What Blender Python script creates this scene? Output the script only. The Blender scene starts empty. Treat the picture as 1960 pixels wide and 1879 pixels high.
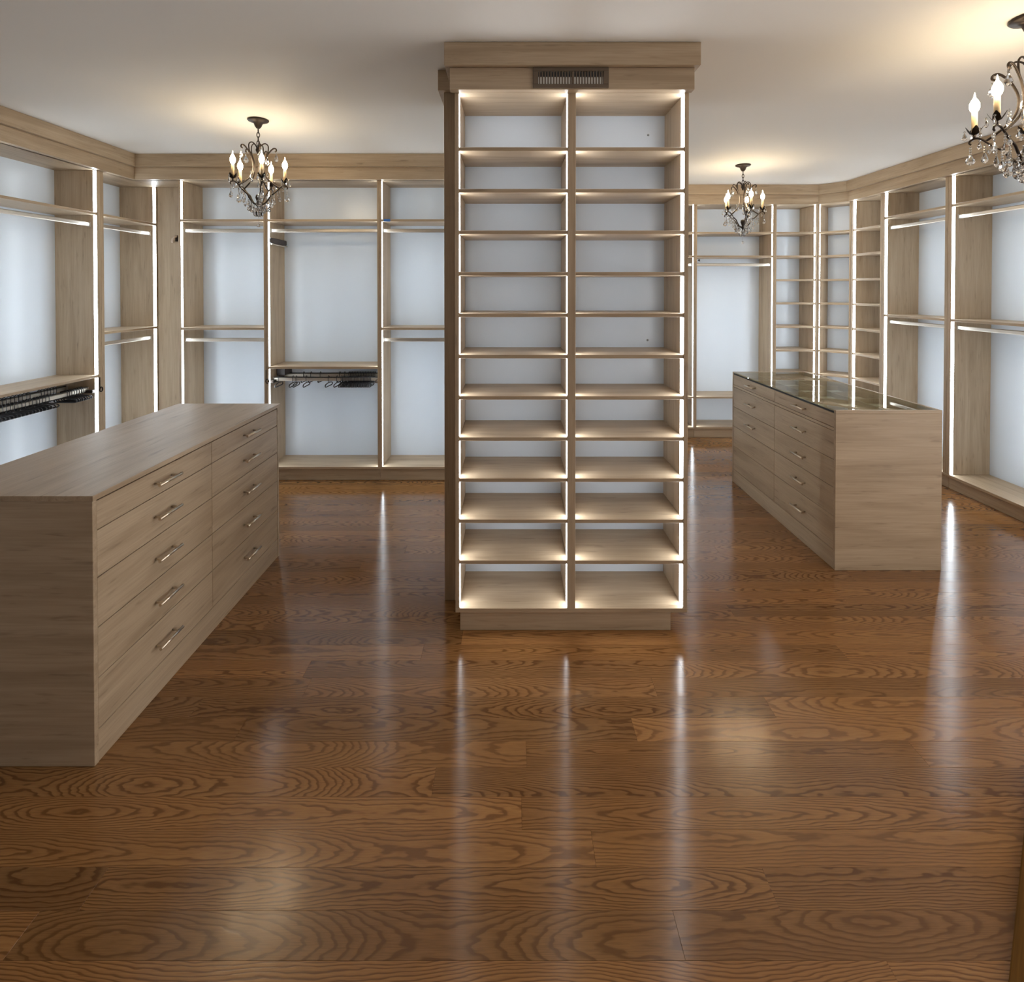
import bpy, bmesh, math, random
from mathutils import Vector, Matrix
R = random.Random(7)
S = bpy.context.scene
COL = S.collection

# ------------------------------------------------------------------ camera, world, exposure
CAM_Z = 1.62
cd = bpy.data.cameras.new('camera'); cam = bpy.data.objects.new('camera', cd); COL.objects.link(cam)
cam.location = (0, 0, CAM_Z); cam.rotation_euler = (math.radians(90 - 0.70), 0, 0)
cd.sensor_fit = 'HORIZONTAL'; cd.sensor_width = 36.0; cd.lens = 1030 / 1960 * 36.0
cd.shift_x = 0.0; cd.shift_y = -(939.5 - 565.6) / 1960; cd.clip_start = 0.02; cd.clip_end = 60
S.camera = cam
wd = bpy.data.worlds.new('world'); S.world = wd; wd.use_nodes = True
bg = wd.node_tree.nodes['Background']; bg.inputs['Color'].default_value = (1.0, 0.96, 0.91, 1); bg.inputs['Strength'].default_value = 3.6
S.view_settings.view_transform = 'Standard'; S.view_settings.look = 'None'
S.view_settings.gamma = 1.0; S.view_settings.use_curve_mapping = False
S.view_settings.exposure = 0.0
LED_POWER = 23.0
TOWER_LED_POWER = 17.0
BULB_POWER = 115.0
try:
    S.cycles.max_bounces = 10; S.cycles.transparent_max_bounces = 16
    S.cycles.caustics_refractive = False; S.cycles.caustics_reflective = False
    S.cycles.use_denoising = True; S.cycles.sample_clamp_indirect = 6.0
except Exception:
    pass

# ------------------------------------------------------------------ materials
class NT:
    def __init__(s, name):
        s.m = bpy.data.materials.new(name); s.m.use_nodes = True
        s.t = s.m.node_tree; s.t.nodes.clear()
        s.out = s.t.nodes.new('ShaderNodeOutputMaterial')
    def n(s, typ, **kw):
        nd = s.t.nodes.new(typ)
        for k, v in kw.items():
            if k in nd.inputs: s.put(nd.inputs[k], v)
            else: setattr(nd, k, v)
        return nd
    def put(s, sock, v):
        if isinstance(v, bpy.types.NodeSocket): s.t.links.new(v, sock)
        else: sock.default_value = v
    def math(s, op, a, b=None, c=None):
        nd = s.t.nodes.new('ShaderNodeMath'); nd.operation = op
        for i, v in enumerate((a, b, c)):
            if v is not None: s.put(nd.inputs[i], v)
        return nd.outputs[0]
    def mix(s, f, a, b, blend='MIX'):
        nd = s.t.nodes.new('ShaderNodeMix'); nd.data_type = 'RGBA'; nd.blend_type = blend
        s.put(nd.inputs[0], f); s.put(nd.inputs[6], a); s.put(nd.inputs[7], b)
        return nd.outputs[2]
    def ramp(s, f, stops):
        nd = s.t.nodes.new('ShaderNodeValToRGB'); cr = nd.color_ramp
        while len(cr.elements) < len(stops): cr.elements.new(0.5)
        for e, (p, c) in zip(cr.elements, stops): e.position = p; e.color = c
        s.put(nd.inputs[0], f); return nd.outputs[0]
    def bsdf(s, **kw):
        nd = s.n('ShaderNodeBsdfPrincipled', **kw); s.t.links.new(nd.outputs[0], s.out.inputs[0]); return nd
def g(v): return (v, v, v, 1)

def simple(name, col, rough=0.5, metal=0.0, **kw):
    n = NT(name); n.bsdf(**{'Base Color': (*col, 1), 'Roughness': rough, 'Metallic': metal, **kw}); return n.m

def oak_laminate(name, axis):
    """light oak laminate, grain running along local axis 0/1/2"""
    n = NT(name)
    tc = n.n('ShaderNodeTexCoord').outputs['Object']
    rnd = n.n('ShaderNodeObjectInfo').outputs['Random']
    off = n.n('ShaderNodeCombineXYZ', X=n.math('MULTIPLY', rnd, 13.0), Y=n.math('MULTIPLY', rnd, 7.0), Z=n.math('MULTIPLY', rnd, 5.0)).outputs[0]
    p = n.n('ShaderNodeVectorMath', operation='ADD'); n.put(p.inputs[0], tc); n.put(p.inputs[1], off); p = p.outputs[0]
    def stretched(along, across, detail, rough=0.6, dist=0.0):
        sc = [across] * 3; sc[axis] = along
        v = n.n('ShaderNodeVectorMath', operation='MULTIPLY'); n.put(v.inputs[0], p); v.inputs[1].default_value = sc
        t = n.n('ShaderNodeTexNoise'); n.put(t.inputs['Vector'], v.outputs[0])
        t.inputs['Scale'].default_value = 1.0; t.inputs['Detail'].default_value = detail
        t.inputs['Roughness'].default_value = rough; t.inputs['Distortion'].default_value = dist
        return t.outputs['Fac']
    fine = stretched(4.0, 170.0, 4.0)
    broad = stretched(1.1, 13.0, 3.0, 0.55, 0.6)
    fleck = stretched(6.5, 62.0, 2.0, 0.5, 0.3)
    base = n.ramp(broad, [(0.30, (0.36, 0.265, 0.170, 1)), (0.50, (0.455, 0.345, 0.230, 1)), (0.72, (0.52, 0.405, 0.28, 1))])
    c = n.mix(n.ramp(fine, [(0.35, g(0.33)), (0.62, g(0.0))]), base, (0.29, 0.205, 0.128, 1))
    mask = n.math('MULTIPLY', n.ramp(fleck, [(0.62, g(0.0)), (0.75, g(0.6))]), n.ramp(broad, [(0.45, g(0.95)), (0.6, g(0.25))]))
    c = n.mix(mask, c, (0.17, 0.118, 0.075, 1))
    b = n.n('ShaderNodeBump', Strength=0.10, Distance=0.0006); n.put(b.inputs['Height'], fine)
    n.bsdf(**{'Base Color': c, 'Roughness': n.math('MULTIPLY_ADD', fine, 0.10, 0.38), 'Normal': b.outputs[0]})
    return n.m

def oak_floor():
    """glossy stained red oak; growth rings cut flat so each board shows cathedrals; x is the board's length"""
    n = NT('oak_floorboards')
    tc = n.n('ShaderNodeTexCoord').outputs['Object']
    rnd = n.n('ShaderNodeObjectInfo').outputs['Random']
    sx = n.n('ShaderNodeSeparateXYZ', Vector=tc)
    x, y = sx.outputs[0], sx.outputs[1]
    h = n.n('ShaderNodeTexWhiteNoise', noise_dimensions='1D', W=n.math('MULTIPLY', rnd, 91.7))
    hs = n.n('ShaderNodeSeparateColor', Color=h.outputs['Color'])
    r2, r3, r4 = hs.outputs[0], hs.outputs[1], hs.outputs[2]
    xo = n.math('MULTIPLY_ADD', rnd, 57.0, x)
    # meandering pith: depth below the face changes slowly along the board
    def noise(vx, vy, vz, detail=2.0, rough=0.5):
        v = n.n('ShaderNodeCombineXYZ', X=vx, Y=vy, Z=vz).outputs[0]
        t = n.n('ShaderNodeTexNoise', Vector=v); t.inputs['Scale'].default_value = 1.0
        t.inputs['Detail'].default_value = detail; t.inputs['Roughness'].default_value = rough
        return t.outputs['Fac']
    dn = noise(n.math('MULTIPLY', xo, 0.95), n.math('MULTIPLY', rnd, 31.0), 0.0, 1.0)
    D = n.math('MULTIPLY_ADD', dn, n.math('MULTIPLY_ADD', r3, 0.20, 0.14), -0.045)
    yy = n.math('ADD', y, n.math('MULTIPLY_ADD', r2, 0.10, -0.05))
    w1 = noise(n.math('MULTIPLY', xo, 5.0), n.math('MULTIPLY', y, 22.0), rnd, 2.0)
    w2 = noise(n.math('MULTIPLY', xo, 16.0), n.math('MULTIPLY', y, 60.0), rnd, 1.0)
    yy = n.math('MULTIPLY_ADD', n.math('SUBTRACT', w1, 0.5), 0.016, yy)
    r = n.math('SQRT', n.math('ADD', n.math('MULTIPLY', yy, yy), n.math('MULTIPLY', D, D)))
    r = n.math('MULTIPLY_ADD', n.math('SUBTRACT', w2, 0.5), 0.006, r)
    ring = n.math('FRACT', n.math('MULTIPLY', r, n.math('MULTIPLY_ADD', r4, 70.0, 130.0)))
    dark = n.ramp(ring, [(0.0, g(0.1)), (0.10, g(1.0)), (0.26, g(0.95)), (0.42, g(0.22)), (0.80, g(0.0)), (1.0, g(0.1))])
    pores = noise(n.math('MULTIPLY', xo, 16.0), n.math('MULTIPLY', y, 620.0), rnd, 3.0, 0.65)
    mott = noise(n.math('MULTIPLY', xo, 2.2), n.math('MULTIPLY', y, 11.0), rnd, 2.0)
    tone = n.mix(r3, (0.36, 0.175, 0.058, 1), (0.31, 0.158, 0.058, 1))
    tone = n.mix(n.ramp(mott, [(0.35, g(0.35)), (0.65, g(0.0))]), tone, (0.235, 0.102, 0.034, 1))
    c = n.mix(n.math('MULTIPLY', dark, n.math('MULTIPLY_ADD', r4, 0.30, 0.58)), tone, (0.105, 0.040, 0.012, 1))
    c = n.mix(n.ramp(pores, [(0.36, g(0.40)), (0.55, g(0.0))]), c, (0.13, 0.054, 0.018, 1))
    br = n.math('MULTIPLY_ADD', n.math('FRACT', n.math('MULTIPLY', rnd, 17.3)), 0.40, 0.80)
    c = n.mix(1.0, c, n.n('ShaderNodeCombineColor', Red=br, Green=br, Blue=br).outputs[0], 'MULTIPLY')
    hgt = n.math('ADD', n.math('MULTIPLY', dark, -0.5), n.math('MULTIPLY', pores, 0.4))
    b = n.n('ShaderNodeBump', Strength=0.10, Distance=0.0007); n.put(b.inputs['Height'], hgt)
    n.bsdf(**{'Base Color': c, 'Roughness': n.math('MULTIPLY_ADD', mott, 0.06, 0.128), 'Normal': b.outputs[0], 'IOR': 1.52})
    return n.m

def plaster(name, col, bump=0.05):
    n = NT(name)
    tc = n.n('ShaderNodeTexCoord').outputs['Object']
    t = n.n('ShaderNodeTexNoise', Vector=tc); t.inputs['Scale'].default_value = 90; t.inputs['Detail'].default_value = 3
    b = n.n('ShaderNodeBump', Strength=bump, Distance=0.001); n.put(b.inputs['Height'], t.outputs['Fac'])
    n.bsdf(**{'Base Color': (*col, 1), 'Roughness': 0.75, 'Normal': b.outputs[0]})
    return n.m

def emit(name, col, power):
    n = NT(name); e = n.n('ShaderNodeEmission', Color=(*col, 1), Strength=power)
    n.t.links.new(e.outputs[0], n.out.inputs[0]); return n.m

def clear_glass(name, tint):
    n = NT(name)
    f = n.n('ShaderNodeFresnel', IOR=1.52)
    a = n.n('ShaderNodeBsdfTransparent', Color=(*tint, 1)); b = n.n('ShaderNodeBsdfGlossy', Color=g(1.0), Roughness=0.0)
    m = n.n('ShaderNodeMixShader'); geo = n.n('ShaderNodeNewGeometry'); n.put(m.inputs[0], n.math('MULTIPLY', f.outputs[0], n.math('SUBTRACT', 1.0, geo.outputs['Backfacing']))); n.put(m.inputs[1], a.outputs[0]); n.put(m.inputs[2], b.outputs[0])
    n.t.links.new(m.outputs[0], n.out.inputs[0]); return n.m

M = {
    'oak0': oak_laminate('light_oak_along_x', 0), 'oak1': oak_laminate('light_oak_along_y', 1), 'oak2': oak_laminate('light_oak_along_z', 2),
    'floor': oak_floor(),
    'subfloor': simple('dark_subfloor', (0.05, 0.025, 0.012), 0.8),
    'ceiling': plaster('ceiling_paint', (0.80, 0.785, 0.755)),
    'wall': plaster('wall_paint', (0.74, 0.76, 0.79)),
    'white': simple('white_back_panel', (0.68, 0.745, 0.825), 0.26),
    'led': emit('cool_led_diffuser', (0.83, 0.925, 1.0), LED_POWER),
    'tower_led': emit('neutral_led_diffuser', (0.92, 0.96, 1.0), TOWER_LED_POWER),
    'bulb': emit('warm_candle_bulb', (1.0, 0.79, 0.51), BULB_POWER),
    'alu': simple('satin_champagne_rod', (0.50, 0.45, 0.385), 0.42, 1.0),
    'nickel': simple('brushed_champagne_handle', (0.66, 0.57, 0.45), 0.28, 1.0),
    'bronze': simple('dark_bronze', (0.032, 0.022, 0.016), 0.42, 0.6),
    'bronze_paint': simple('bronze_vent_paint', (0.135, 0.100, 0.070), 0.45, 0.2),
    'black': simple('black_plastic', (0.012, 0.012, 0.015), 0.38),
    'rubber': simple('black_rubber', (0.010, 0.009, 0.009), 0.6),
    'brownplastic': simple('dark_brown_plastic', (0.040, 0.026, 0.022), 0.45),
    'sleeve': simple('cream_candle_sleeve', (0.72, 0.55, 0.33), 0.5),
    'duct': simple('galvanised_duct', (0.62, 0.62, 0.60), 0.35, 0.9),
    'tape': simple('blue_masking_tape', (0.03, 0.16, 0.55), 0.6),
    'cap': simple('grey_screw_cap', (0.32, 0.34, 0.35), 0.5),
    'beige': simple('pale_hook_front', (0.62, 0.50, 0.40), 0.4),
    'traywood': simple('pale_tray_lining', (0.62, 0.55, 0.42), 0.6),
    'stain': None,
    'glass': clear_glass('clear_table_glass', (0.93, 0.975, 0.945)),
}
def stained():
    n = NT('dark_stained_oak'); tc = n.n('ShaderNodeTexCoord').outputs['Object']
    v = n.n('ShaderNodeVectorMath', operation='MULTIPLY'); n.put(v.inputs[0], tc); v.inputs[1].default_value = (4, 120, 120)
    t = n.n('ShaderNodeTexNoise', Vector=v.outputs[0]); t.inputs['Scale'].default_value = 1; t.inputs['Detail'].default_value = 3
    n.bsdf(**{'Base Color': n.ramp(t.outputs['Fac'], [(0.3, (0.085, 0.036, 0.004, 1)), (0.7, (0.14, 0.062, 0.008, 1))]), 'Roughness': 0.85, 'Specular IOR Level': 0.15}); return n.m
M['stain'] = stained()
def crystal():
    n = NT('cut_crystal'); n.bsdf(**{'Base Color': (1, 1, 1, 1), 'Roughness': 0.0, 'IOR': 1.6, 'Transmission Weight': 1.0}); return n.m
M['crystal'] = crystal()

# ------------------------------------------------------------------ mesh helpers
def add_box(bm, x0, x1, y0, y1, z0, z1, bev=0.0012):
    r = bmesh.ops.create_cube(bm, size=1.0)
    for v in r['verts']:
        v.co = Vector((x0 if v.co.x < 0 else x1, y0 if v.co.y < 0 else y1, z0 if v.co.z < 0 else z1))
    if bev:
        es = list({e for v in r['verts'] for e in v.link_edges})
        bmesh.ops.bevel(bm, geom=es, offset=min(bev, 0.3 * min(abs(x1 - x0), abs(y1 - y0), abs(z1 - z0))), segments=1, affect='EDGES')

def add_tube(bm, pts, rad, seg=8, cap=True):
    pts = [Vector(p) for p in pts]
    rads = rad if isinstance(rad, (list, tuple)) else [rad] * len(pts)
    rings = []; ref = None
    for i, p in enumerate(pts):
        a = pts[max(0, i - 1)]; b = pts[min(len(pts) - 1, i + 1)]
        t = (b - a).normalized()
        if ref is None:
            ref = t.orthogonal().normalized()
        ref = (ref - t * ref.dot(t)).normalized(); q = t.cross(ref)
        rings.append([bm.verts.new(p + (ref * math.cos(2 * math.pi * k / seg) + q * math.sin(2 * math.pi * k / seg)) * rads[i]) for k in range(seg)])
    for a, b in zip(rings, rings[1:]):
        for k in range(seg):
            f = bm.faces.new((a[k], a[(k + 1) % seg], b[(k + 1) % seg], b[k])); f.smooth = True
    if cap:
        bm.faces.new(rings[0][::-1]); bm.faces.new(rings[-1])

def add_lathe(bm, prof, seg=14, c=(0, 0, 0), smooth=True):
    cx, cy, cz = c; rings = []
    for r, z in prof:
        if r < 1e-5: rings.append([bm.verts.new((cx, cy, cz + z))])
        else: rings.append([bm.verts.new((cx + r * math.cos(2 * math.pi * k / seg), cy + r * math.sin(2 * math.pi * k / seg), cz + z)) for k in range(seg)])
    for a, b in zip(rings, rings[1:]):
        for k in range(seg):
            va = [a[0]] if len(a) == 1 else [a[k], a[(k + 1) % seg]]
            vb = [b[0]] if len(b) == 1 else [b[(k + 1) % seg], b[k]]
            if len(va) + len(vb) >= 3:
                f = bm.faces.new(va + vb); f.smooth = smooth
    bmesh.ops.recalc_face_normals(bm, faces=bm.faces)

def spline(pts, sub=5):
    P = [Vector(p) for p in pts]; out = []
    for i in range(len(P) - 1):
        p0 = P[max(0, i - 1)]; p1 = P[i]; p2 = P[i + 1]; p3 = P[min(len(P) - 1, i + 2)]
        for k in range(sub):
            t = k / sub
            out.append(0.5 * ((2 * p1) + (p2 - p0) * t + (2 * p0 - 5 * p1 + 4 * p2 - p3) * t * t + (3 * p1 - p0 - 3 * p2 + p3) * t ** 3))
    out.append(P[-1]); return out

def obj(name, bm, mat, parent=None, loc=None, rot=None):
    me = bpy.data.meshes.new(name); bm.normal_update(); bm.to_mesh(me); bm.free()
    me.materials.append(M[mat] if isinstance(mat, str) else mat)
    o = bpy.data.objects.new(name, me); COL.objects.link(o)
    if parent: o.parent = parent
    if loc: o.location = loc
    if rot: o.rotation_euler = rot
    return o
def box(name, mat, parent, *dims, bev=0.0012):
    bm = bmesh.new(); add_box(bm, *dims, bev=bev); return obj(name, bm, mat, parent)
def inst(src, parent=None, loc=None, rot=None, scale=None):
    o = src.copy(); COL.objects.link(o); o.parent = parent
    if loc is not None: o.location = loc
    if rot is not None: o.rotation_euler = rot
    if scale is not None: o.scale = scale
    return o
def tag(o, label, cat, group=None):
    o['label'] = label; o['category'] = cat
    if group: o['group'] = group
    return o
def thing(name, label, cat, loc=(0, 0, 0), rotz=0.0, group=None):
    o = bpy.data.objects.new(name, None); COL.objects.link(o); o.empty_display_size = 0.1
    o.location = loc; o.rotation_euler = (0, 0, rotz); return tag(o, label, cat, group)
def struct(o): o['kind'] = 'structure'; return o

CEIL = 2.735; SOF = 2.53; SPLIT = 2.63

# ------------------------------------------------------------------ room shell
def floor():
    root = struct(box('floor', 'subfloor', None, -3.7, 4.1, -1.4, 6.45, -0.06, -0.014, bev=0))
    wd_ = 0.105; y = 1.594 - wd_ * 28
    forced = {0: [0.03], 7: [-0.40], 1: [-0.257], 2: [0.05], 5: [0.58], 4: [1.0], -2: [0.70], 3: [-1.0]}
    row = -28
    while y < 6.3:
        x0, x1 = (-3.555, 3.905) if y < 4.56 else (0.955, 3.905)
        if y + wd_ > -1.25:
            cuts = [x for x in forced.get(row, []) if x0 < x < x1]
            x = x0 - R.uniform(0.2, 1.4)
            joints = []
            if cuts:
                c = cuts[0]; a = c
                while a > x0: joints.append(a); a -= R.uniform(1.35, 2.3)
                a = c + R.uniform(1.35, 2.3)
                while a < x1: joints.append(a); a += R.uniform(1.35, 2.3)
                joints.sort()
            else:
                while True:
                    x += R.uniform(1.4, 2.4)
                    if x > x1 - 0.25: break
                    if x > x0 + 0.25: joints.append(x)
            ends = [x0] + joints + [x1]
            for a, b in zip(ends, ends[1:]):
                L = b - a; bm = bmesh.new(); dz = R.uniform(-0.0003, 0.0)
                add_box(bm, -L / 2 + 0.0002, L / 2 - 0.0002, -wd_ / 2 + 0.0002, wd_ / 2 - 0.0002, -0.014, dz, bev=0.0003)
                obj('plank', bm, 'floor', root, ((a + b) / 2, y + wd_ / 2, 0))
        y += wd_; row += 1
floor()
struct(box('ceiling', 'ceiling', None, -3.7, 4.1, -1.4, 6.45, CEIL, CEIL + 0.1, bev=0))
struct(box('wall_left', 'wall', None, -3.66, -3.56, -1.3, 4.92, 0, CEIL, bev=0))
struct(box('wall_back', 'wall', None, -3.66, 0.95, 4.90, 5.0, 0, CEIL, bev=0))
struct(box('wall_return', 'wall', None, 0.85, 0.95, 5.0, 6.35, 0, CEIL, bev=0))
struct(box('wall_back_deep', 'wall', None, 0.85, 4.0, 6.22, 6.32, 0, CEIL, bev=0))
def right_wall():
    bm = bmesh.new()
    add_box(bm, 3.91, 4.01, 1.95, 6.32, 0, CEIL, 0); add_box(bm, 3.91, 4.01, -1.3, -0.45, 0, CEIL, 0); add_box(bm, 3.91, 4.01, -0.45, 1.95, 2.35, CEIL, 0)  # leaves an unseen opening, added to let soft fill light in from the world
    struct(obj('wall_right', bm, 'wall'))
right_wall()
struct(box('wall_front', 'wall', None, -3.66, 4.01, -1.4, -1.3, 0, CEIL, bev=0))

# crown and frieze boards, one run per wall so that the grain follows the board
LWX, BLY, BRY, RWX = -3.18, 4.52, 5.83, 3.53
C1, C2 = (3.305, 5.83), (3.53, 5.605)
def run(pts, a, b, mats, n0):
    """split a path into one mitred board per leg"""
    for i in range(len(pts) - 1):
        P = [Vector(p) for p in pts]
        for j, (f, z0, z1) in enumerate(((0.075, SPLIT, CEIL - 0.001), (0.045, SOF, SPLIT - 0.001))):
            # full path strip, keep only leg i
            def off(k, d):
                ns = []
                if k > 0: t = (P[k] - P[k - 1]).normalized(); ns.append(Vector((t.y, -t.x)))
                if k < len(P) - 1: t = (P[k + 1] - P[k]).normalized(); ns.append(Vector((t.y, -t.x)))
                n = ns[0] if len(ns) == 1 else (ns[0] + ns[1]).normalized()
                return P[k] + n * (d / n.dot(ns[0]))
            q = [off(i, f), off(i + 1, f), off(i + 1, -0.018), off(i, -0.018)]
            d = (P[i + 1] - P[i]); L = d.length; ang = math.atan2(d.y, d.x)
            bm = bmesh.new(); rot = Matrix.Rotation(-ang, 2)
            loc = [rot @ (p - P[i]) for p in q]
            lo = [bm.verts.new((*p, z0)) for p in loc]; hi = [bm.verts.new((*p, z1)) for p in loc]
            bm.faces.new(lo); bm.faces.new(hi[::-1])
            for k in range(4): bm.faces.new((lo[k], hi[k], hi[(k + 1) % 4], lo[(k + 1) % 4]))
            bmesh.ops.recalc_face_normals(bm, faces=bm.faces)
            struct(obj('trim_%d' % (n0 + 2 * i + j), bm, 'oak0', None, (P[i].x, P[i].y, 0), (0, 0, ang)))
run([(LWX, 2.0), (LWX, BLY), (0.84, BLY)], 0, 0, None, 1)
run([(0.97, BRY), C1, C2, (RWX, 2.0)], 0, 0, None, 5)

# ------------------------------------------------------------------ closet bays
T0 = 0.10; T1 = 0.12
def leds(parent, u0, u1, v0, v1, levels, mat):
    for a, b in levels:
        if b - a > 0.03: box('led_strip', mat, parent, u0, u1, v0, v1, a + 0.003, b - 0.003, bev=0)
def rod(parent, u0, u1, v, ztop, h=0.030, w=0.016, double=False):
    bm = bmesh.new(); add_box(bm, u0 + 0.004, u1 - 0.004, v - w / 2, v + w / 2, ztop - h, ztop, bev=0.005)
    r = obj('hanging_rod', bm, 'alu', parent)
    for s, u in ((1, u0), (-1, u1)):
        bm = bmesh.new(); add_box(bm, min(u, u + s * 0.006), max(u, u + s * 0.006), v - w / 2 - 0.004, v + w / 2 + 0.004, ztop - h - 0.004, ztop + 0.004, bev=0.003)
        obj('rod_socket', bm, 'alu', r)
    if double:
        bm = bmesh.new(); add_box(bm, u0 + 0.006, u1 - 0.006, v - 0.006, v + 0.006, ztop - 0.001, ztop + 0.005, bev=0.001)
        obj('rubber_insert', bm, 'rubber', r)
    return r
def bay(loc, ang, w, label, shelves=(), rods=(), d=0.34, t=0.019, led=(1, 1), hangrods=None, name='closet_bay', group=None, ledmat='led', plinth_in=0.026):
    q = thing(name, label, 'closet unit', (loc[0], loc[1], 0), ang, group)
    for u in (0, w - t): box('side_panel', 'oak2', q, u + 0.0005, u + t - 0.0005, 0, d, T1, SOF)
    box('back_panel', 'white', q, t, w - t, d - 0.012, d, T1, SOF, bev=0)
    box('top_panel', 'oak0', q, 0.0005, w - 0.0005, 0, d, SOF, SOF + 0.019)
    box('bottom_shelf', 'oak0', q, 0.0005, w - 0.0005, 0, d, T0, T1)
    box('plinth', 'oak0', q, 0.0005, w - 0.0005, plinth_in, plinth_in + 0.018, 0.0005, T0)
    lev = []; z = T1
    for s in sorted(shelves):
        box('shelf', 'oak0', q, t, w - t, 0.004, d - 0.012, s - 0.019, s); lev.append((z, s - 0.019)); z = s
    lev.append((z, SOF))
    for s in rods: rod(q, t, w - t, 0.062, s)
    if hangrods:
        for v, zt in hangrods: rod(q, t, w - t, v, zt, double=True)
    if led[0]: leds(q, t - 0.004, t + 0.0001, 0.006, 0.031, lev, ledmat)
    if led[1]: leds(q, w - t - 0.0001, w - t + 0.004, 0.006, 0.031, lev, ledmat)
    return q
PI = math.pi
HR = [(0.09, 0.862), (0.252, 0.872)]
# back wall (behind the first chandelier)
B1 = bay((-2.800, BLY), 0, 0.733, 'oak closet bay on the back wall next to the corner filler with small hook', (2.206, 1.295), (2.131, 1.203))
B2 = bay((-2.067, BLY), 0, 0.954, 'wide oak closet bay on the back wall with black hangers under its middle shelf', (2.206, 0.966), (2.131,), hangrods=HR)
B3 = bay((-1.113, BLY), 0, 0.733, 'oak closet bay with blue tape on its shelf, half hidden behind the shelf tower', (2.206, 1.295), (2.131, 1.203))
# side wall by the plain dresser (u runs along +y, depth along -x)
W1 = bay((LWX, 3.22), PI / 2, 0.946, 'oak side wall bay cut by the photo edge, crowded with black hangers', (2.206, 0.960), (2.131,), t=0.032, hangrods=HR)
W2 = bay((LWX, 4.166), PI / 2, 0.686, 'narrow oak side wall bay with double rods beside the room corner', (2.206, 1.285), (2.131, 1.200), t=0.032)
# deep back wall beyond the glass topped island
GRID = [2.238 - 0.2555 * i for i in range(8)]
A1 = bay((1.130, BRY), 0, 0.855, 'oak closet bay on the far wall, only a sliver showing beside the shelf tower', (GRID[0], GRID[1], GRID[7]), (1.900,))
A2 = bay((1.985, BRY), 0, 0.859, 'wide oak closet bay on the far wall behind the second chandelier', (GRID[0], GRID[1], GRID[7]), (1.900,))
A3 = bay((2.844, BRY), 0, 0.461, 'narrow oak shoe shelf bay on the far wall beside the angled corner bay', GRID)
D1 = bay(C1, -PI / 4, math.hypot(C2[0] - C1[0], C2[1] - C1[1]), 'narrow angled oak shelf bay set diagonally across the room corner', GRID, d=0.33)
R3 = bay((RWX, 5.605), -PI / 2, 0.465, 'narrow oak shelf bay on the side wall next to the angled corner bay', GRID, t=0.026)
R2 = bay((RWX, 5.140), -PI / 2, 0.778, 'oak side wall bay with double rods just behind the glass topped island', (2.300, 1.378), (2.215, 1.325), t=0.032)
R1 = bay((RWX, 4.362), -PI / 2, 0.780, 'oak side wall bay behind the large hanging crystals, cut by the photo edge', (2.300, 1.378), (2.215, 1.325), t=0.032)

struct(box('trim_15', 'oak0', None, LWX + 0.0005, -2.8005, BLY, 4.828, SOF, SOF + 0.019))
# corner filler panel with a small hook
fp = struct(box('trim_13', 'oak2', None, -3.178, -2.802, 4.83, 4.85, 0.0, SOF + 0.019))
hk = thing('robe_hook', 'small dark and beige hook on the oak filler panel in the corner', 'hook', (-3.005, 4.83, 2.055))
bm = bmesh.new(); add_box(bm, -0.012, 0.012, -0.008, 0.0, -0.01, 0.045, bev=0.003); obj('hook_plate', bm, 'bronze', hk)
bm = bmesh.new(); add_tube(bm, spline([(0, -0.006, 0.035), (-0.004, -0.022, 0.030), (-0.012, -0.032, 0.012), (-0.018, -0.034, -0.006), (-0.020, -0.026, -0.014)], 4), [0.010] * 8 + [0.012] * 6 + [0.014] * 3, 8); obj('hook_arm', bm, 'beige', hk)
# small black knob on the far wall partition
kb = tag(obj('robe_hook', (lambda b: (add_lathe(b, [(0, 0), (0.008, 0), (0.008, 0.012), (0.014, 0.018), (0.014, 0.028), (0, 0.032)], 10), b)[1])(bmesh.new()), 'black', None, (2.008, 5.845, 1.93), (0, PI / 2, 0)),
         'tiny black knob on the far wall partition just under the second shelf', 'hook')

# pull-out belt rack on the partition of the wide back bay
br = thing('belt_rack', 'dark brown pull-out belt rack on the partition below the chandelier', 'rack', (-2.044, 4.53, 2.03))
bm = bmesh.new(); add_box(bm, 0.0, 0.022, 0.0, 0.310, -0.022, 0.022, bev=0.006); obj('slide_cover', bm, 'brownplastic', br)
bm = bmesh.new(); add_tube(bm, [(0.011, 0.02, -0.03), (0.011, 0.285, -0.03), (0.03, 0.300, -0.033)], 0.006, 8); obj('chrome_rail', bm, 'alu', br)
for y in (0.05, 0.27):
    bm = bmesh.new(); add_box(bm, 0.007, 0.015, y - 0.006, y + 0.006, -0.03, -0.02, bev=0.001); obj('rail_post', bm, 'alu', br)
tag(box('tape_strip', 'tape', None, -1.078, -1.022, 4.5225, 4.5238, 2.186, 2.207, bev=0), 'strip of blue masking tape on the front edge of an upper shelf', 'tape')

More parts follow.
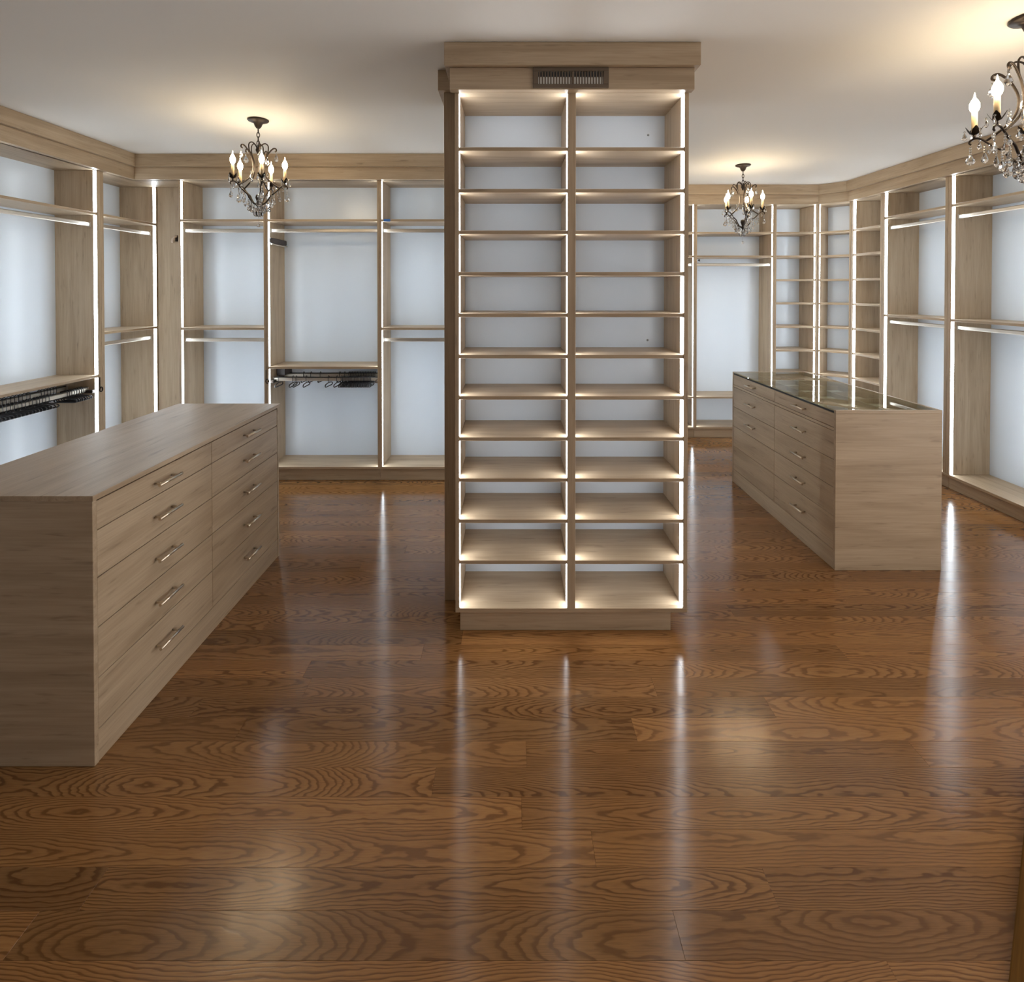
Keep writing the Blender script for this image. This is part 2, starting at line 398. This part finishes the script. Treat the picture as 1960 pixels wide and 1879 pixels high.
# hardware of the two double hanging rods: dark end block, clamps and pull ring
for unit, t, w in ((B2, 0.019, 0.954), (W1, 0.032, 0.946)):
    box('rod_end_block', 'brownplastic', unit, t, t + 0.075, 0.15, 0.30, 0.868, 0.935, bev=0.004)
    for u0 in (t, w - t - 0.028):
        box('rod_bracket', 'bronze', unit, u0, u0 + 0.028, 0.03, 0.28, 0.822, 0.846, bev=0.003)
    u = 0.010 if unit is B2 else w - 0.014
    bm = bmesh.new(); add_tube(bm, [(u, -0.004 + 0.0 * math.cos(a), 0.84) if False else (u + 0.014 * math.cos(a), -0.004, 0.845 + 0.018 * math.sin(a)) for a in [k * PI / 8 for k in range(17)]], 0.004, 6, cap=False)
    obj('pull_ring', bm, 'bronze', unit)
    bm = bmesh.new(); add_tube(bm, [(u - 0.012, -0.003, 0.85), (u - 0.012, -0.003, 0.94)], 0.003, 6); obj('pull_rod', bm, 'bronze', unit)

# ------------------------------------------------------------------ hangers
def hanger_mesh(half):
    bm = bmesh.new()
    add_tube(bm, spline([(0, 0, -0.052), (0.007, 0, -0.048), (0.0135, 0, -0.036), (0.0138, 0, -0.010), (0.0095, 0, 0.003), (0.001, 0, 0.0065), (-0.009, 0, 0.003), (-0.0135, 0, -0.008), (-0.0135, 0, -0.016)], 3), 0.0024, 6)
    h = half; loop = [(x * h, 0, z - 0.009) for x, z in ((0, -0.042), (0.45, -0.045), (0.9, -0.051), (1, -0.059), (0.95, -0.069), (0.8, -0.072), (0, -0.072), (-0.8, -0.072), (-0.95, -0.069), (-1, -0.059), (-0.9, -0.051), (-0.45, -0.045), (0, -0.042))]
    add_tube(bm, loop, 0.0044, 6)
    me = bpy.data.meshes.new('clothes_hanger'); bm.to_mesh(me); bm.free(); me.materials.append(M['black']); return me
HM = hanger_mesh(0.083); HM2 = hanger_mesh(0.066)
def hanger(me, loc, rz, label, group=None):
    o = bpy.data.objects.new('clothes_hanger', me); COL.objects.link(o); o.location = loc; o.rotation_euler = (R.uniform(-0.02, 0.02), 0, rz)
    return tag(o, label, 'hanger', group)
HZF, HZB = 0.862 + 0.008, 0.872 + 0.008
def xb(px, Y): return (px - 980) * Y / 1030
ordn = ['first', 'second', 'third', 'fourth', 'fifth', 'sixth', 'seventh']
for i, px in enumerate((533, 560.5, 566.5, 586, 628.5, 644.5)):
    hanger(HM, (xb(px, 4.61), 4.61, HZF), -PI / 2 + R.uniform(-0.05, 0.05), '%s loose black hanger along the front rod of the wide back bay' % ordn[i])
for i, px in enumerate((581, 595, 613, 650, 659.5)):
    hanger(HM2, (xb(px, 4.772), 4.772, HZB), -PI / 2, '%s loose black hanger along the rear rod of the wide back bay' % ordn[i])
for i in range(21):
    hanger(HM, (xb(653 + i * 2.85, 4.61), 4.61, HZF), -PI / 2 + R.uniform(-0.012, 0.012), 'black hanger in the tight bunch on the front rod of the back bay', 'bunched hangers on the front rod of the back bay')
for i in range(17):
    hanger(HM2, (xb(668 + i * 3.1, 4.772), 4.772, HZB), -PI / 2, 'black hanger in the tight bunch on the rear rod of the back bay', 'bunched hangers on the rear rod of the back bay')
ys = [3.30 + 0.0265 * i for i in range(19)] + [3.93 + 0.021 * i for i in range(8)]
NTH = '1st 2nd 3rd 4th 5th 6th 7th 8th 9th 10th 11th 12th 13th 14th 15th 16th 17th 18th 19th 20th 21st 22nd 23rd 24th 25th 26th 27th'.split()
for i, y in enumerate(reversed(ys)):
    hanger(HM, (LWX - 0.09, y + R.uniform(-0.002, 0.002), HZF), R.uniform(-0.035, 0.035), 'black hanger on the side wall front rod, %s from the lit partition' % NTH[i], 'hangers on the front rod of the side wall bay')
ys = [3.36 + 0.030 * i for i in range(16)] + [3.90 + 0.026 * i for i in range(6)]
for y in ys:
    hanger(HM2, (LWX - 0.252, y + R.uniform(-0.002, 0.002), HZB), R.uniform(-0.04, 0.04), 'black hanger on the rear rod of the side wall bay', 'hangers on the rear rod of the side wall bay')

# ------------------------------------------------------------------ shelf tower in the middle
def tower():
    X0, X1, Y0, D = -0.266, 0.822, 2.51, 0.345
    q = thing('shelf_tower', 'tall lit oak shelf tower with two columns of cubbies and a ceiling cornice', 'shelf unit', (X0, Y0, 0))
    w = X1 - X0; t = 0.019; c = w / 2; hd = 0.019
    for u0, u1, nm in ((0, t, 'side_panel'), (w - t, w, 'side_panel'), (c - hd, c + hd, 'divider')):
        box(nm, 'oak2', q, u0, u1, 0, D, T1, SOF)
    box('bottom_shelf', 'oak0', q, 0, w, 0, D, T0, T1)
    box('top_panel', 'oak0', q, 0, w, 0, D, SOF, SOF + 0.019)
    box('plinth', 'oak0', q, 0.020, w - 0.069, 0.026, 0.046, 0.0005, T0)
    box('back_panel', 'white', q, t, w - t, D - 0.012, D, T1, SOF, bev=0)
    shelves = [2.280 - 0.1935 * i for i in range(11)]
    for u0, u1 in ((t, c - hd), (c + hd, w - t)):
        z = T1; lev = []
        for s in sorted(shelves):
            box('shelf', 'oak0', q, u0, u1, 0.003, D - 0.012, s - 0.017, s); lev.append((z, s - 0.017)); z = s
        lev.append((z, SOF))
        leds(q, u0 - 0.004, u0 + 0.0001, 0.004, 0.056, lev, 'tower_led'); leds(q, u1 - 0.0001, u1 + 0.004, 0.004, 0.056, lev, 'tower_led')
    for u, z in ((xb(1240, 2.84) - X0, 2.43), (xb(1240, 2.84) - X0, 1.35)):
        bm = bmesh.new(); add_lathe(bm, [(0, 0), (0.006, 0), (0.005, 0.002), (0, 0.0025)], 10)
        obj('screw_cap', bm, 'cap', q, (u, D - 0.012, z), (PI / 2, 0, 0))
    # cornice boards
    box('frieze_board', 'oak0', q, -0.284 - X0, 0.833 - X0, 2.466 - Y0, 0.0, SOF, SPLIT - 0.001)
    box('crown_board', 'oak0', q, -0.306 - X0, 0.852 - X0, 2.438 - Y0, 0.240, SPLIT, CEIL - 0.002)
    # rear half, facing the back wall; only its flank shows
    RX0, RX1, RY0, RY1 = -0.35 - X0, 0.83 - X0, D + 0.001, D + 0.36
    for u0, u1 in ((RX0, RX0 + t), (RX1 - t, RX1)): box('side_panel', 'oak2', q, u0, u1, RY0, RY1, 0.0005, SPLIT)
    box('side_filler', 'oak2', q, RX0, -0.0005, 0.271, D + 0.0005, 0.0005, SPLIT)
    box('back_panel', 'white', q, RX0 + t, RX1 - t, RY0, RY0 + 0.012, T1, SOF, bev=0)
    box('top_panel', 'oak0', q, RX0 + t, RX1 - t, RY0, RY1, SOF, SOF + 0.019)
    box('bottom_shelf', 'oak0', q, RX0 + t, RX1 - t, RY0, RY1, T0, T1)
    lev = [(T1, 1.23), (1.25, 2.187), (2.206, SOF)]
    for z in (1.25, 2.206): box('shelf', 'oak0', q, RX0 + t, RX1 - t, RY0 + 0.012, RY1 - 0.004, z - 0.019, z)
    leds(q, RX0 + t - 0.004, RX0 + t + 0.0001, RY1 - 0.046, RY1 - 0.005, lev, 'led'); leds(q, RX1 - t - 0.0001, RX1 - t + 0.004, RY1 - 0.046, RY1 - 0.005, lev, 'led')
    box('crown_board', 'oak0', q, RX0 - 0.027, RX1 + 0.027, 0.2405, RY1 + 0.075, SPLIT + 0.001, CEIL - 0.002)
    box('frieze_board', 'oak0', q, RX0, RX1, RY1, RY1 + 0.045, SOF, SPLIT)
    return q
tower()

# ceiling register in the frieze
v = thing('vent_grille', 'bronze metal air vent with upright slats in the tower cornice', 'vent', (0.2675, 2.4655, 2.5815))
bm = bmesh.new(); hw, hh, ow, oh = 0.1725, 0.047, 0.148, 0.029
for a, b, c_, d_ in ((-hw, hw, oh, hh), (-hw, hw, -hh, -oh), (-hw, -ow, -oh, oh), (ow, hw, -oh, oh), (0.005, 0.013, -oh, oh)):
    add_box(bm, a, b, -0.008, 0.0, c_, d_, bev=0.0015)
obj('vent_frame', bm, 'bronze_paint', v)
box('duct_back', 'duct', v, -ow - 0.001, ow + 0.001, -0.0012, -0.0004, -oh, oh, bev=0)
box('damper_blade', 'black', v, -ow, ow, -0.0035, -0.0025, 0.004, oh - 0.002, bev=0)
sm = None
for i in range(23):
    x = -ow + 0.006 + i * (2 * ow - 0.012) / 22
    if sm is None:
        bm = bmesh.new(); add_box(bm, -0.0028, 0.0028, -0.0068, -0.0040, -oh, oh, bev=0.0006); sm = obj('slat', bm, 'bronze_paint', v, (x, 0, 0))
    else: inst(sm, v, (x, 0, 0))

# ------------------------------------------------------------------ drawer islands
def handle(parent, y, z, sgn, L=0.145):
    bm = bmesh.new()
    add_tube(bm, [(sgn * 0.030, y - L / 2, z), (sgn * 0.030, y + L / 2, z)], 0.006, 10)
    for k in (-1, 1): add_tube(bm, [(0, y + k * L * 0.36, z), (sgn * 0.030, y + k * L * 0.36, z)], 0.0045, 8)
    return obj('handle', bm, 'nickel', parent)
def island(root, sgn, y0, y1, wid, rows, nohandle=()):
    """front plane at local x = 0 facing sgn; body runs to -sgn*wid; y is the length"""
    b = -sgn * wid
    def bx(name, mat, xa, xb_, *rest, **k): return box(name, mat, root, min(xa, xb_), max(xa, xb_), *rest, **k)
    ft = 0.019; mid = (y0 + y1) / 2
    for a in (y0, y1 - ft): bx('end_panel', 'oak0', 0, b, a, a + ft, 0.0005, 0.905)
    bx('back_panel', 'oak1', b, b + sgn * ft, y0 + ft, y1 - ft, 0.0005, 0.905)
    bx('plinth', 'oak1', -sgn * 0.0015, -sgn * 0.020, y0 + ft, y1 - ft, 0.0005, 0.110)
    bx('carcass', 'subfloor', -sgn * 0.021, -sgn * 0.040, y0 + ft, y1 - ft, 0.11, 0.83)
    for ci, (a, c) in enumerate(((y0 + ft, mid), (mid, y1 - ft))):
        for ri, (z0, z1) in enumerate(rows):
            bm = bmesh.new(); yc = (a + c) / 2
            xs = (-sgn * 0.0015, -sgn * 0.020)
            add_box(bm, min(xs), max(xs), a + 0.0015, c - 0.0015, z0 + 0.0015, z1 - 0.0015, bev=0.001)
            d = obj('drawer', bm, 'oak1', root)
            if (ci, ri) not in nohandle: handle(d, yc, (z0 + z1) / 2, sgn)
ROWS = [(0.797, 0.899), (0.634, 0.797), (0.462, 0.634), (0.288, 0.462), (0.112, 0.288)]
IL = thing('drawer_island', 'plain topped oak dresser island with ten drawers, standing nearest the camera', 'dresser', (-1.415, 0, 0))
Y0L = 1.62 * 1030 / (1477 - 553); Y1L = 1.62 * 1030 / (1066 - 553)
island(IL, 1, Y0L, Y1L, 0.600, ROWS)
box('countertop', 'oak1', IL, -0.608, 0.008, Y0L - 0.008, Y1L + 0.008, 0.906, 0.925)

IR = thing('drawer_island', 'oak dresser island with a clear glass display top', 'dresser', (1.858, 0, 0))
Y0R = 1.62 * 1030 / (1095 - 553); Y1R = 1.62 * 1030 / (921.8 - 553)
ROWSR = [(0.820, 0.904), (0.634, 0.800), (0.473, 0.634), (0.306, 0.473), (0.112, 0.306)]
island(IR, -1, Y0R, Y1R, 0.612, ROWSR, nohandle=((1, 3), (1, 4)))
box('drawer_rail', 'oak1', IR, 0.0015, 0.020, Y0R + 0.019, Y1R - 0.019, 0.8015, 0.8185)
# rims raised to the glass, shallow display tray, glass
for a in (Y0R, Y1R - 0.019): box('top_rim', 'oak0', IR, 0, 0.612, a, a + 0.019, 0.905, 0.924)
for a in (0.593,): box('top_rim', 'oak1', IR, a, a + 0.019, Y0R + 0.019, Y1R - 0.019, 0.905, 0.924)
box('glass_gasket', 'rubber', IR, 0.001, 0.010, Y0R + 0.019, Y1R - 0.019, 0.9045, 0.914)
box('tray', 'traywood', IR, 0.021, 0.592, Y0R + 0.02, Y1R - 0.02, 0.850, 0.860)
for k in range(1, 6):
    y = Y0R + 0.02 + k * (Y1R - Y0R - 0.04) / 6; box('tray_divider', 'oak0', IR, 0.022, 0.591, y - 0.004, y + 0.004, 0.860, 0.892)
for x in (0.21, 0.40): box('tray_divider', 'oak1', IR, x - 0.004, x + 0.004, Y0R + 0.021, Y1R - 0.021, 0.860, 0.8919)
box('glass_top', 'glass', IR, 0.0015, 0.592, Y0R + 0.0195, Y1R - 0.0195, 0.915, 0.9235, bev=0)

# ------------------------------------------------------------------ chandeliers
def facet(h, w, seg=6):
    bm = bmesh.new(); add_lathe(bm, [(0, 0), (w * 0.16, -h * 0.10), (w * 0.52, -h * 0.48), (w * 0.60, -h * 0.68), (w * 0.44, -h * 0.88), (0, -h)], seg, smooth=False)
    return bm
def drop_mesh(name, strand, beads, h, w, flat=0.6):
    """a hung crystal: wire, beads, cut pendant; origin at its hook"""
    bm = facet(h, w)
    bmesh.ops.scale(bm, vec=(1, flat, 1), verts=bm.verts); bmesh.ops.translate(bm, vec=(0, 0, -strand), verts=bm.verts)
    for k in range(beads):
        z = -strand + 0.004 - (k - beads + 1) * 0.0105 * 1.0
        add_lathe(bm, [(0, 0.005), (0.0042, 0.0025), (0.0048, 0), (0.0042, -0.0025), (0, -0.005)], 6, (0, 0, z), smooth=False)
    add_tube(bm, [(0, 0, 0), (0, 0, -strand)], 0.0006, 4)
    me = bpy.data.meshes.new(name); bm.to_mesh(me); bm.free(); me.materials.append(M['crystal']); return me
CR = {'big': drop_mesh('crystal_drop', 0.018, 1, 0.052, 0.034), 'cup': drop_mesh('crystal_drop', 0.010, 1, 0.032, 0.017),
      'long': drop_mesh('crystal_drop', 0.042, 3, 0.047, 0.029), 'spear': drop_mesh('crystal_drop', 0.030, 2, 0.050, 0.019)}
bm = bmesh.new(); bmesh.ops.create_icosphere(bm, subdivisions=1, radius=0.013); bmesh.ops.translate(bm, vec=(0, 0, -0.10), verts=bm.verts); add_tube(bm, [(0, 0, 0), (0, 0, -0.09)], 0.0006, 4)
CR['ball'] = bpy.data.meshes.new('crystal_ball'); bm.to_mesh(CR['ball']); bm.free(); CR['ball'].materials.append(M['crystal'])

def chandelier(x, y, label, phase, sc=1.0):
    """built about its ceiling point: z is measured down from the ceiling"""
    q = thing('chandelier', label, 'chandelier', (x, y, CEIL - 0.0005), phase, None); q.scale = (sc * 0.92, sc * 0.92, 1 + (sc - 1) * 0.5)
    Z = lambda z: z - 2.735
    bm = bmesh.new(); add_lathe(bm, [(0, 0), (0.070, 0), (0.072, -0.006), (0.066, -0.012), (0.045, -0.017), (0.030, -0.026), (0.022, -0.046), (0.012, -0.058), (0, -0.060)], 24); obj('canopy', bm, 'bronze', q)
    for k in range(4):
        zc = -0.073 - k * 0.0275; bm = bmesh.new(); a = k % 2
        pts = [((0.0095 * math.cos(t), 0, zc + 0.0175 * math.sin(t)) if a else (0, 0.0095 * math.cos(t), zc + 0.0175 * math.sin(t))) for t in [i * PI / 8 for i in range(17)]]
        add_tube(bm, pts, 0.0029, 6, cap=False); obj('chain_link', bm, 'bronze', q)
    bm = bmesh.new(); add_lathe(bm, [(0, Z(2.568)), (0.006, Z(2.565)), (0.007, Z(2.552)), (0.017, Z(2.545)), (0.019, Z(2.534)), (0.012, Z(2.52)), (0.006, Z(2.508)), (0, Z(2.503))], 12); obj('top_hub', bm, 'bronze', q)
    bm = bmesh.new(); add_lathe(bm, [(0, Z(2.246)), (0.018, Z(2.240)), (0.022, Z(2.222)), (0.014, Z(2.200)), (0.010, Z(2.188)), (0.018, Z(2.180)), (0.018, Z(2.170)), (0.009, Z(2.162)), (0.006, Z(2.148)), (0.008, Z(2.143)), (0, Z(2.134))], 12); obj('bottom_finial', bm, 'bronze', q)
    def P(r, z, a, s=0.0): return (r * math.cos(a) - s * math.sin(a), r * math.sin(a) + s * math.cos(a), Z(z))
    for k in range(5):
        a = -k * 2 * PI / 5
        arm_pts = [(.010, 2.176), (.038, 2.184), (.064, 2.212), (.080, 2.238), (.110, 2.260), (.138, 2.288), (.158, 2.304), (.175, 2.308), (.190, 2.302), (.194, 2.292), (.188, 2.286)]
        bm = bmesh.new(); sp = spline([P(r, z, a) for r, z in arm_pts], 3); add_tube(bm, sp, [0.0060 - 0.0022 * i / len(sp) for i in range(len(sp))], 7)
        add_tube(bm, [P(.177, 2.306, a), P(.177, 2.330, a)], 0.005, 8)
        arm = obj('arm', bm, 'bronze', q)
        bm = bmesh.new(); add_tube(bm, [P(.177, 2.328, a), P(.177, 2.418, a)], 0.0105, 12); obj('candle_sleeve', bm, 'sleeve', arm)
        bm = bmesh.new(); add_lathe(bm, [(0, 0), (0.008, 0.0), (0.015, 0.009), (0.0185, 0.022), (0.0175, 0.036), (0.011, 0.050), (0.0045, 0.060), (0.0022, 0.072), (0.001, 0.080), (0, 0.082)], 14, P(.177, 2.417, a)); obj('bulb', bm, 'bulb', arm)
        # leaf cup: three pointed leaves curling outwards
        bm = bmesh.new()
        for j in range(4):
            b = a + j * PI / 2 + 0.5; c0 = Vector(P(.177, 2.322, a)); d = Vector((math.cos(b), math.sin(b), 0)); s = Vector((-math.sin(b), math.cos(b), 0))
            prof = [(0.003, 0.000, 0.006), (0.014, 0.006, 0.013), (0.023, 0.020, 0.011), (0.030, 0.034, 0.001)]
            for side in (1, -1):
                L = []
                for r_, z_, w_ in prof:
                    cpt = c0 + d * r_ + Vector((0, 0, z_)); L.append((bm.verts.new(cpt), bm.verts.new(cpt + s * (w_ * side) + Vector((0, 0, 0.003)))))
                for p_, n_ in zip(L, L[1:]): bm.faces.new((p_[0], p_[1], n_[1], n_[0]))
        bmesh.ops.solidify(bm, geom=list(bm.faces), thickness=0.0014); bmesh.ops.recalc_face_normals(bm, faces=bm.faces)
        obj('leaf_cup', bm, 'bronze', arm)
        bm = bmesh.new(); add_tube(bm, spline([P(r, z, a) for r, z in [(.110, 2.528), (.120, 2.536), (.117, 2.549), (.101, 2.550), (.080, 2.532), (.055, 2.494), (.037, 2.445), (.036, 2.402), (.050, 2.362), (.080, 2.330), (.112, 2.306), (.138, 2.290)]], 3), 0.0050, 7); obj('scroll', bm, 'bronze', q)
        bm = bmesh.new(); add_tube(bm, spline([P(r, z, a) for r, z in [(.010, 2.545), (.022, 2.568), (.045, 2.580), (.064, 2.568), (.067, 2.544), (.062, 2.512)]], 3), 0.0040, 7); obj('scroll_loop', bm, 'bronze', q)
        def hang(kind, r, z, s=0.0, tw=0.0):
            o = bpy.data.objects.new('crystal_drop', CR[kind]); COL.objects.link(o); o.parent = q; o.location = P(r, z, a, s); o.rotation_euler = (0, 0, a + tw)
        hang('big', .119, 2.530, 0, 1.2)
        for r, s, tw in ((.207, .012, .4), (.192, -.028, 1.1), (.150, .024, 2.0)): hang('cup', r, 2.345, s, tw)
        hang('long', .190, 2.288, 0, .5); hang('long', .140, 2.286, .004, 1.4); hang('spear', .104, 2.256, -.004, .9)
        hang('long', .070, 2.216, .004, 2.0); hang('long', .088, 2.244, -.012, 1.1); hang('big', .054, 2.200, .012, .3); hang('cup', .165, 2.304, -.02, .9); hang('cup', .124, 2.272, .010, 1.8); hang('big', .040, 2.186, 0, 1.7); hang('spear', .060, 2.40, .01, .6)
    for k in range(5):
        a = 0.6 + k * 2 * PI / 5; o = bpy.data.objects.new('crystal_drop', CR['big']); COL.objects.link(o); o.parent = q
        o.location = (0.016 * math.cos(a), 0.016 * math.sin(a), Z(2.165)); o.rotation_euler = (0, 0, a)
    o = bpy.data.objects.new('crystal_ball', CR['ball']); COL.objects.link(o); o.parent = q; o.location = (0, 0, Z(2.138))
    return q
chandelier(-1.671, 3.556, 'bronze and crystal chandelier with five lit candles above the plain topped island', math.radians(14))
chandelier(2.075, 4.846, 'small distant bronze and crystal chandelier in front of the far wall', math.radians(-17))
chandelier(2.135, 2.226, 'large bronze and crystal chandelier cut off by the photo edge', math.radians(-21.8), 1.12)

# stained wooden threshold board at the entrance, at 45 degrees
def ledge():
    bm = bmesh.new(); d = Vector((0.7262, 0.6875)).normalized(); n = Vector((d.y, -d.x))
    p0 = Vector((1.148, 1.2252)) - d * 0.45; p1 = Vector((1.5141, 1.5719)) + d * 0.35
    L = (p1 - p0).length
    add_box(bm, 0, L, -0.12, 0, 0.0, 0.018, bev=0.003)
    o = obj('trim_14', bm, 'stain', None, (p0.x, p0.y, 0.0005), (0, 0, math.atan2(d.y, d.x)))
    struct(o)
ledge()
